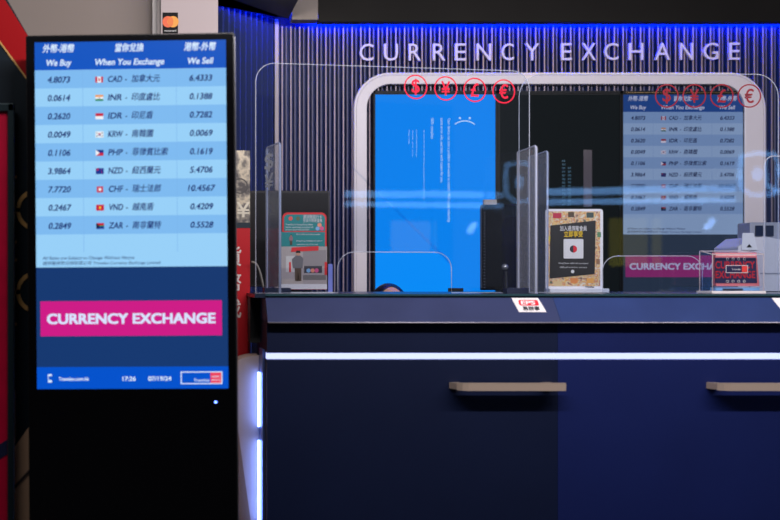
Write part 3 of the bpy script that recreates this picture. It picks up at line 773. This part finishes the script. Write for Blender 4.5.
# cable behind the counter end
w = MB(); pts = []
for i in range(14):
    t = i/13; pts.append((X(251.5+12*t**.8,3.6), 3.6, Z(262+26*t**2.2,3.6)+.0))
w.tube(pts, .0035, mat('grey_cable', (150,140,130), .5), 8)
tag(w.build('cable'), 'grey cable curving down behind the left end of the counter', 'cable')

# framed notice in the middle
D = 3.72
o = thing('notice_stand', 'white framed notice with a banknote border and tilted black panel', 'notice', (X(575,D), D, TOP))
w = MB()
w.box(px_(0), px_(0)+.0001, D, D+.0001, TOP, TOP+.0001, white_s) if False else None
x0, x1, z0, z1 = X(545.6,D), X(603,D), TOP+.014, Z(209,D)
w.prism(rounded(x0, x1, z0, z1, .010, 'cd', 4), (0,D,0), XA, ZA, YA, .006, white_s); w.build('board', o)
w = MB(); w.box(X(547,D), X(606.5,D), D-.025, D+.03, TOP, TOP+.014, mat('notice_base_white', (230,228,236), .35)); w.build('base', o, bevel=.002)
w = MB(); notes = voro('banknote_collage', [(96,120,96),(200,110,90),(214,206,176),(236,190,110),(206,120,80),(224,214,190)], 60, .5, 'NOISE')
w.rect(x0+.005, x1-.010, z0+.008, z1-.008, D-.0005, notes)
for cxp, czp, r_, c_ in ((557,216,7,(196,50,74)),(571,215,5,(90,72,50)),(590,215.5,6,(70,84,80)),(549,239,4,(228,200,60)),(599,235,3,(96,140,100)),(558,284,7,(220,190,140)),(574,281,6,(226,140,80)),(590,281,6,(236,170,90)),(598,262,3,(150,110,80))):
    m_ = mat('note_%d_%d' % (cxp, czp), c_, .5); w.rect(X(cxp-r_*.6,D), X(cxp+r_*.6,D), Z(czp+2.2,D), Z(czp-3,D), D-.0009, m_)
w.build('banknote_border', o)
w = MB(); w.plate([(X(549.5,D),Z(278.5,D)),(X(594.5,D),Z(274,D)),(X(595.5,D),Z(220.5,D)),(X(550.3,D),Z(225.5,D))], D-.002, D-.0005, mat('notice_black', (46,44,44), .4)); w.build('black_panel', o)
w = MB(); yl = mat('notice_yellow', (232,190,40), .5); y = D-.003
w.text('\u52a0\u5165\u901a\u6fdf\u9686\u6703\u54e1', (X(573,D), y, Z(230.5,D)), XA, ZA, 27/F*D, 4/F*D, lw, 0, .02, 'c')
w.text('\u7acb\u5373\u4eab\u53d7', (X(573,D), y, Z(236.5,D)), XA, ZA, 19/F*D, 4.6/F*D, yl, 0, .05, 'c')
w.text('WeChat official account', (X(573,D), y, Z(264,D)), XA, ZA, 30/F*D, 1.6/F*D, lw, 0, 0, 'c'); w.text('Official member service', (X(573,D), y, Z(268,D)), XA, ZA, 27/F*D, 1.6/F*D, lw, 0, 0, 'c')
w.prism(circle(X(572.3,D), Z(271.5,D), .006, 14), (0,y,0), XA, ZA, YA, 0, lw)
w.text('Travelex', (X(589.5,D), y+.001, Z(287.8,D)), XA, ZA, 9/F*D, 2.2/F*D, ink, 0, .03, 'c')
w.build('writing', o)
w = MB(); w.plate(rounded(X(563.3,D), X(583,D), Z(258.5,D), Z(239,D), .004), D-.003, D-.002, lw)
w.prism(circle(X(573,D), Z(249,D), .0125, 20), (0,D-.0034,0), XA, ZA, YA, 0, ink)
w.prism([(X(573,D)+.0125*math.cos(math.radians(a)), Z(249,D)+.0125*math.sin(math.radians(a))) for a in range(-90, 91, 15)], (0,D-.0038,0), XA, ZA, YA, 0, red_s)
w.build('white_tile', o)

# small dark monitor behind the sheets and its top piece
D = 3.95
o = thing('monitor', 'dark glossy monitor behind the acrylic sheets beside the blue display', 'monitor', (X(500,D), D, TOP))
w = MB(); w.box(X(482.3,D), X(534,D), D, D+.028, TOP+.006, Z(204.5,D), mat('monitor_gloss', (18,18,20), .12)); w.build('housing', o, bevel=.002)
w = MB(); w.box(X(486,D), X(530,D), D-.001, D, TOP+.02, Z(208,D), mat('monitor_panel', (26,28,32), .1)); w.build('screen', o)
w = MB()
for i in range(26): w.box(X(483.6,D), X(485.2,D), D-.0016, D-.0002, Z(287-3*i,D), Z(288.2-3*i,D), mat('vent_grey', (70,74,82), .5))
w.build('edge_marks', o)
w = MB(); w.box(X(484.5,D), X(497,D), D+.002, D+.02, Z(204.5,D), Z(199.5,D), mat('camera_grey', (168,160,156), .5)); w.build('webcam', o)
# microphone on a post
D = 3.80
o = thing('microphone', 'small silver microphone on a short post behind the glass', 'microphone', (X(506,D), D, TOP))
w = MB(); w.cyl((X(506,D), D, TOP), .018, .008, black_m); w.cyl((X(506,D), D, TOP+.008), .005, Z(271,D)-TOP-.008, mat('post_dark', (40,40,46), .4)); w.build('post', o)
w = MB(); w.ball((X(505,D), D, Z(267,D)), .0115, mat('microphone_silver', (150,150,156), .3, .6)); w.build('head', o)

# clear box with a pouch on the right
D0, D1 = 3.44, 3.50
o = thing('acrylic_box', 'clear acrylic box holding a navy and red pouch at the right', 'box', (X(738,3.46), 3.46, TOP))
xa, xb, zt = X(713,D0), X(763.5,D0), Z(250.5,D0); xa = X(712.5,D0)
w = MB(); t = .003
w.box(xa, xb, D0, D0+t, TOP+.008, zt-.012, gl_box); w.box(xa, xb, D1+.02-t, D1+.02, TOP+.008, zt, gl_box); w.box(xa, xa+t, D0+t, D1+.02-t, TOP+.008, zt, gl_box); w.box(xb-t, xb, D0+t, D1+.02-t, TOP+.008, zt, gl_box); w.build('walls', o)
w = MB(); e2 = clear_tint('box_edge', (226,216,224), .55, .2)
for yy, zz in ((D0, zt-.012), (D1+.02, zt)):
    w.tube([(xa,yy,TOP+.008),(xa,yy,zz),(xb,yy,zz),(xb,yy,TOP+.008)], .0018, e2, 6)
for xx in (xa, xb): w.tube([(xx,D0,zt-.012),(xx,D1+.02,zt)], .0018, e2, 6)
w.build('edges', o)
w = MB(); w.box(xa-.006, xb+.004, D0-.008, D1+.03, TOP, TOP+.008, mat('box_base_white', (226,220,224), .4)); w.build('base', o, bevel=.001)
pink = mat('pouch_pink', (200,112,122), .5); pn = mat('pouch_navy', (24,28,72), .5); prd = mat('pouch_red', (176,22,42), .5)
o = thing('pouch', 'pink edged navy pouch with red CURRENCY EXCHANGE writing inside the clear box', 'pouch', (X(736,3.47), 3.47, TOP+.009))
D = 3.465
w = MB(); w.plate([(X(716,D),Z(286,D)),(X(759.5,D),Z(286,D)),(X(756.5,D),Z(252.6,D)),(X(715.5,D),Z(252.6,D))], D, D+.022, pink); w.build('bag', o, bevel=.004)
w = MB(); w.plate([(X(715,D),Z(283,D)),(X(756.8,D),Z(283,D)),(X(755.6,D),Z(257.5,D)),(X(714.6,D),Z(257.5,D))], D-.002, D, pn); w.rect(X(716,D), X(756.2,D), Z(255.8,D), Z(255.0,D), D-.001, mat('zip_pale', (240,190,196), .5)); w.build('front', o)
w = MB(); y = D-.0028
w.text('CURRENCY', (X(714.8,D), y, Z(268.3,D)), XA, ZA, 39.5/F*D, 7.2/F*D, prd, 0, .04); w.text('EXCHANGE', (X(715,D), y, Z(278,D)), XA, ZA, 39.8/F*D, 7.2/F*D, prd, 0, .04)
w.rect(X(725.2,D), X(747.4,D), Z(273,D), Z(265.2,D), y-.0006, lw); w.rect(X(725.8,D), X(746.8,D), Z(272.4,D), Z(265.8,D), y-.001, pn); w.rect(X(741.2,D), X(746.6,D), Z(272.2,D), Z(266,D), y-.0014, mat('pouch_orange', (232,66,60), .5))
w.text('Travelex', (X(731,D), y-.0014, Z(270.2,D)), XA, ZA, 9/F*D, 1.9/F*D, lw, 0, .01)
for i in range(4):
    for yy in (258.9, 281.3): ring(w, (0,y-.0003,0), XA, ZA, YA, X(727+5.6*i,D), Z(yy,D), .0032, .0042, .0003, lw, n=16)
w.build('writing', o)
w = MB(); w.box(X(715,D), X(759,D), D-.004, D+.03, TOP+.009, TOP+.019, mat('leaflets_blue', (110,160,210), .5)); w.box(X(722,D), X(742,D), D-.006, D-.004, TOP+.0095, TOP+.016, mat('leaflets_dark', (40,48,70), .5)); w.build('leaflet_stack', o)

# counting machine at the back right
D = 3.80; pg = mat('machine_pale', (206,204,214), .45); pg2 = mat('machine_grey', (150,152,166), .45)
o = thing('counting_machine', 'pale grey banknote counting machine behind the clear box', 'machine', (X(760,D), D, TOP))
w = MB(); w.plate([(X(738,D),TOP+.004),(X(812,D),TOP+.004),(X(812,D),Z(240,D)),(X(782,D),Z(240,D)),(X(765,D),Z(236.5,D)),(X(750,D),Z(237.5,D)),(X(738,D),Z(247,D))], D, D+.16, pg); w.build('body', o, bevel=.003)
w = MB(); w.box(X(741,D), X(808,D), D+.01, D+.15, TOP, TOP+.004, black_m); w.build('feet', o)
w = MB(); w.plate([(X(741,D),Z(250,D)),(X(757,D),Z(250,D)),(X(753,D),Z(233,D)),(X(742,D),Z(233,D))], D-.004, D-.0005, mat('hopper_clear', (220,220,228), .3)); w.plate([(X(745.8,D),Z(247.5,D)),(X(751.4,D),Z(247.5,D)),(X(748.6,D),Z(244,D))], D-.005, D-.004, black_m); w.build('hopper', o)
w = MB(); w.box(X(760,D), X(812,D), D-.002, D, Z(274,D), Z(272.8,D), pg2); w.build('slot', o)
o = thing('card_terminal', 'pale grey box with two dark windows on top of the counting machine', 'terminal', (X(767,D), D, Z(236,D)))
w = MB(); w.plate(rounded(X(753,D), X(790,D), Z(240,D)+.0005, Z(222,D), .006, 'cd', 4), D+.02, D+.1, pg2); 
w.build('body', o)
for a_, b_ in ((758.2,765.4),(768.8,776)):
    w = MB(); w.box(X(a_,D), X(b_,D), D+.014, D+.02, Z(235.8,D), Z(225.3,D), mat('terminal_window', (24,34,60), .1)); w.build('window', o)

# ------------------------------------------------------------------ person seated behind the counter
def skin_body(name, verts, edges, radii, material, parent=None, extra=None, voxel=.008, loc=None):
    me = bpy.data.meshes.new('tmp'); me.from_pydata(verts, edges, []); ob = bpy.data.objects.new('tmp', me); C.objects.link(ob)
    md = ob.modifiers.new('s', 'SKIN')
    for i, r in enumerate(radii):
        sv = me.skin_vertices[0].data[i]; sv.radius = (r, r) if not isinstance(r, tuple) else r; sv.use_root = (i == 0)
    ob.modifiers.new('d', 'SUBSURF').levels = 1
    bpy.context.view_layer.update(); dg = bpy.context.evaluated_depsgraph_get()
    e = ob.evaluated_get(dg); m2 = e.to_mesh()
    w = MB(); w.add([v.co.copy() for v in m2.vertices], [tuple(p.vertices) for p in m2.polygons], material, True); e.to_mesh_clear()
    bpy.data.objects.remove(ob)
    if extra: extra(w)
    o = w.build(name + '_raw', None, loc)
    r = o.modifiers.new('r', 'REMESH'); r.mode = 'VOXEL'; r.voxel_size = voxel; r.use_smooth_shade = True
    sm = o.modifiers.new('sm', 'SMOOTH'); sm.iterations = 2; sm.factor = .4
    bpy.context.view_layer.update(); dg = bpy.context.evaluated_depsgraph_get()
    m3 = bpy.data.meshes.new_from_object(o.evaluated_get(dg)); l = o.location.copy(); bpy.data.objects.remove(o)
    m3.materials.clear(); m3.materials.append(material)
    f = bpy.data.objects.new(name, m3); C.objects.link(f); f.parent = parent
    f.location = l - (world_loc(parent) if parent else Vector((0,0,0)))
    return f
HD = 4.22; hx = X(389, HD); htop = Z(283.2, HD)
per = thing('person', 'seated person with black hair, only the head top showing over the counter', 'person', (hx, HD, 0))
hz = htop - .118
skin_m = mat('skin', (206,156,132), .5); hair_m = mat('black_hair', (16,13,14), .4); shirt = mat('navy_shirt', (30,36,60), .7)
def V3(x, y, z): return (hx+x, HD+y, z)
sh_z = hz - .27
vb = [V3(0,.12,.50), V3(0,.10,.70), V3(0,.08,.86), V3(0,.06,sh_z-.01), V3(0,.04,sh_z+.07), V3(0,.01,hz-.06),
      V3(-.17,.06,sh_z-.02), V3(-.22,.0,.68), V3(-.12,-.13,.79), V3(-.10,-.20,.80),
      V3(.17,.06,sh_z-.02), V3(.25,-.02,.80), V3(.238,-.05,1.03), V3(.232,-.05,1.09),
      V3(-.10,.08,.48), V3(-.11,-.20,.50), V3(-.11,-.19,.10), V3(-.11,-.29,.04), V3(.10,.08,.48), V3(.11,-.20,.50), V3(.11,-.19,.10), V3(.11,-.29,.04)]
eb = [(0,1),(1,2),(2,3),(3,4),(4,5),(3,6),(6,7),(7,8),(8,9),(3,10),(10,11),(11,12),(12,13),(0,14),(14,15),(15,16),(16,17),(0,18),(18,19),(19,20),(20,21)]
rb = [.15,.13,.14,.11,.05,.05,.06,.045,.032,.026,.06,.045,.032,.024,.09,.065,.045,.035,.09,.065,.045,.035]
def extras(w):
    w.ball(V3(0,0,hz), (.077,.095,.115), skin_m, 24, 16); w.ball(V3(0,-.02,hz-.06), (.055,.065,.06), skin_m)
    w.ball(V3(0,-.098,hz-.02), (.013,.018,.02), skin_m); w.ball(V3(0,-.09,hz-.058), (.024,.01,.007), skin_m)
    for sgn in (-1, 1): w.ball(V3(sgn*.078,.01,hz-.015), (.012,.018,.03), skin_m)
    for cx_, cy_, cz_, sg in ((.232,-.06,1.12,1), (-.10,-.235,.80,-1)):
        if sg == 1:
            w.ball(V3(cx_,cy_+.005,1.10), (.036,.016,.042), skin_m)
            for j, ln in enumerate((.045,.055,.052,.04)):
                bx_ = cx_-.027+.018*j; w.tube([V3(bx_,cy_,1.12), V3(bx_,cy_-.006,1.12+ln*.6), V3(bx_,cy_-.026,1.125+ln), V3(bx_,cy_-.040,1.11+ln)], [.0095,.009,.0085,.0075], skin_m)
            w.tube([V3(cx_-.03,cy_,1.085), V3(cx_-.052,cy_-.02,1.11), V3(cx_-.045,cy_-.04,1.135)], [.011,.010,.008], skin_m)
        else:
            w.ball(V3(cx_,cy_,.80), (.036,.045,.015), skin_m)
            for j, ln in enumerate((.045,.055,.052,.04)):
                bx_ = cx_-.027+.018*j; w.tube([V3(bx_,cy_-.03,.803), V3(bx_,cy_-.03-ln*.6,.808), V3(bx_,cy_-.03-ln,.795)], [.0095,.009,.0075], skin_m)
            w.tube([V3(cx_+.03,cy_+.01,.80), V3(cx_+.052,cy_-.02,.80), V3(cx_+.05,cy_-.045,.795)], [.011,.010,.008], skin_m)
skin_body('body', vb, eb, rb, skin_m, per, extras, .006)
def shirt_form(w):
    w.ball(V3(0,.075,.86), (.185,.15,.20), shirt, 24, 16); w.ball(V3(0,.06,sh_z-.02), (.19,.12,.085), shirt, 24, 12); w.ball(V3(0,.10,.66), (.17,.155,.20), shirt, 24, 14)
    for a_, b_ in ((6,7),(10,11)):
        p_, q_ = Vector(vb[a_]), Vector(vb[b_]); w.ball(p_, .085, shirt); w.tube([p_, p_.lerp(q_, .5), p_.lerp(q_, .92)], [.082,.074,.068], shirt, 14)
sb = skin_body('shirt', [vb[i] for i in (0,1,2,3,6,7,10,11,4)], [(0,1),(1,2),(2,3),(3,4),(4,5),(3,6),(6,7),(3,8)], [.175,.165,.17,.15,.088,.066,.088,.066,.072], shirt, per, shirt_form)
tr = skin_body('trousers', [vb[i] for i in (0,14,15,16,18,19,20)], [(0,1),(1,2),(2,3),(0,4),(4,5),(5,6)], [.165,.1,.076,.056,.1,.076,.056], mat('dark_trousers', (26,26,32), .7), per)
w = MB()
for sgn in (-1, 1): w.ball(V3(sgn*.03,-.087,hz), (.012,.008,.006), mat('eye_white', (230,228,224), .3)); w.ball(V3(sgn*.03,-.0945,hz), (.004,.003,.004), mat('eye_dark', (30,20,16), .2))
w.build('eyes', per)
w = MB()  # hair: cap above and behind a rounded hairline
seg = 36; rn = 20; vs = []; fs = []
for i in range(rn+1):
    t = math.pi*.62*i/rn
    for k in range(seg):
        a = 2*math.pi*k/seg
        front = max(0.0, -math.sin(a)); side = abs(math.cos(a))
        tm = t*(1 - .76*front**.9)
        r_ = 1.07 + .02*math.sin(7*a)*math.sin(t)
        tm = min(tm, math.pi*.62)
        vs.append(V3(.077*r_*math.sin(tm)*math.cos(a), .095*r_*math.sin(tm)*math.sin(a)+.006, hz+.115*1.03*math.cos(tm)))
for i in range(rn):
    for k in range(seg): fs.append((i*seg+k, (i+1)*seg+k, (i+1)*seg+(k+1) % seg, i*seg+(k+1) % seg))
w.add(vs, fs, hair_m, True)
ho = w.build('hair', per); sd = ho.modifiers.new('t', 'SOLIDIFY'); sd.thickness = .008; sd.offset = -1
w = MB(); w.box(hx+.205, hx+.262, HD-.098, HD-.088, 1.075, Z(288,4.13), black_m)
tag(w.build('mobile_phone', bevel=.002), 'dark phone held up in the seated person\'s hand behind the counter', 'phone')
w = MB()
o = thing('office_chair', 'dark office chair under the seated person behind the counter', 'chair', (hx, HD+.12, 0))
w.box(hx-.24, hx+.24, HD-.14, HD+.34, .26, .325, black_m); w.build('seat', o, bevel=.02)
w = MB(); w.box(hx-.22, hx+.22, HD+.33, HD+.37, .42, .90, black_m); w.box(hx-.03, hx+.03, HD+.34, HD+.36, .32, .45, black_m); w.build('backrest', o, bevel=.015)
w = MB(); w.cyl((hx, HD+.12, .05), .03, .25, black_m)
for k in range(5):
    a = 2*math.pi*k/5+.3; w.tube([(hx, HD+.12, .07), (hx+.26*math.cos(a), HD+.12+.26*math.sin(a), .045)], .016, black_m); w.ball((hx+.26*math.cos(a), HD+.12+.26*math.sin(a), .025), .025, black_m)
w.build('base', o)

# ------------------------------------------------------------------ the hall behind the camera, seen in the glass
def mirror(px, py, Dm, pl='R'):
    v = P(px, py, Dm)
    if pl == 'R': return Vector((v.x, 2*gD - v.y, v.z))
    n = LN; q = v - ga; q.z = 0
    k = q.dot(n); return v - 2*k*n
lampA = emi('hall_lamp_white', (150,190,255), 9, False); lampB = emi('hall_lamp_blue', (120,176,240), 5.5, False); lampY = emi('hall_sign_amber', (200,190,60), .8, False)
o = thing('hall_lamp', 'long twin lamp bar with a square lit head, reflected in the glass screens', 'lamp', mirror(650,196,8.6))
w = MB()
w.tube([mirror(548+187*t, 192-3.5*t if t < .5 else 190.2-1.5*t, 8.6) for t in [i/8 for i in range(9)]], .028, lampB, 10); w.build('upper_tube', o)
w = MB(); w.tube([mirror(548+187*t, 202-2*t, 8.6) for t in [i/8 for i in range(9)]], .022, lampB, 10); w.build('lower_tube', o)
w = MB(); w.tube([mirror(a, b, 8.6) for a, b in ((742,156),(758,153),(775,154),(779,162),(779,186),(774,194),(752,195),(742,188),(740,172))], .02, lampB, 8, True); w.ball(mirror(758,174,8.6), (.04,.03,.06), lampB); w.build('head', o)
w = MB(); q = mirror(650,200,8.6); w.cyl((q.x,q.y,0), .015, q.z-.02, black_m, 10); w.cyl((q.x,q.y,0), .2, .02, black_m); w.build('post', o)
w = MB(); 
a_ = mirror(612,248,9.0); b_ = mirror(662,218,9.0); w.box(a_.x, b_.x, a_.y-.05, a_.y, min(a_.z,b_.z)-.15, max(a_.z,b_.z), lampY)
tag(w.build('hall_sign'), 'dim amber lit sign in the hall, reflected in the right screen', 'sign')
for px, py in ((634,225),(633,230),(708,226.5),(712,221.5)):
    w = MB(); w.ball(mirror(px,py,9.2), .03, lampA); tag(w.build('hall_spotlight'), 'small round spotlight in the hall, reflected in the right screen', 'spotlight', 'small spotlights in the hall')
w = MB(); w.box(-3.4, 6.4, -4.9, -4.8, 0, 3.4, mat('hall_wall', (84,74,66), .7, var=.2, scale=1.5)); struct(w.build('wall_rear'))

# ------------------------------------------------------------------ light
def area(name, loc, target, sx, sy, e, col=(1,1,1)):
    l = bpy.data.lights.new(name, 'AREA'); l.shape = 'RECTANGLE'; l.size = sx; l.size_y = sy; l.energy = e; l.color = col
    o = bpy.data.objects.new(name, l); C.objects.link(o); o.location = loc
    o.rotation_euler = (Vector(target)-Vector(loc)).to_track_quat('-Z', 'Y').to_euler(); return o
area('hall_ceiling_light', (1.5, 2.0, 2.39), (1.5, 4.7, 1.9), 3.0, .08, 64, (1, .92, .90))
area('soffit_fill', (.50, 4.22, 2.41), (1.0, 4.75, 2.3), .06, .05, 1.2, (1, .92, .86))  # added off-frame fill for the fascia's grey gradient and the left ribs
area('hall_ceiling_light_left', (-.9, 1.8, 3.1), (0, 4.1, 2.2), .8, .3, 9, (1, .93, .88))
wd = bpy.data.worlds.new('world'); S.world = wd; wd.use_nodes = True
wd.node_tree.nodes['Background'].inputs[0].default_value = (.30, .34, .42, 1); wd.node_tree.nodes['Background'].inputs[1].default_value = .32

# ------------------------------------------------------------------ camera
cam = bpy.data.cameras.new('camera'); co = bpy.data.objects.new('camera', cam); C.objects.link(co)
co.location = (0, 0, CH); co.rotation_euler = (math.radians(90), 0, 0)
cam.lens = 50; cam.sensor_width = 36; cam.shift_x = (390-VX)/780.0; cam.shift_y = (VY-260)/780.0
cam.dof.use_dof = True; cam.dof.focus_distance = 3.9; cam.dof.aperture_fstop = 2.2
cam.clip_start = .05
S.camera = co
S.view_settings.view_transform = 'Standard'; S.view_settings.look = 'None'; S.view_settings.exposure = 0; S.view_settings.gamma = 1; S.view_settings.use_curve_mapping = False
S.cycles.transparent_max_bounces = 32; S.cycles.max_bounces = 10; S.cycles.caustics_reflective = False; S.cycles.sample_clamp_indirect = 4
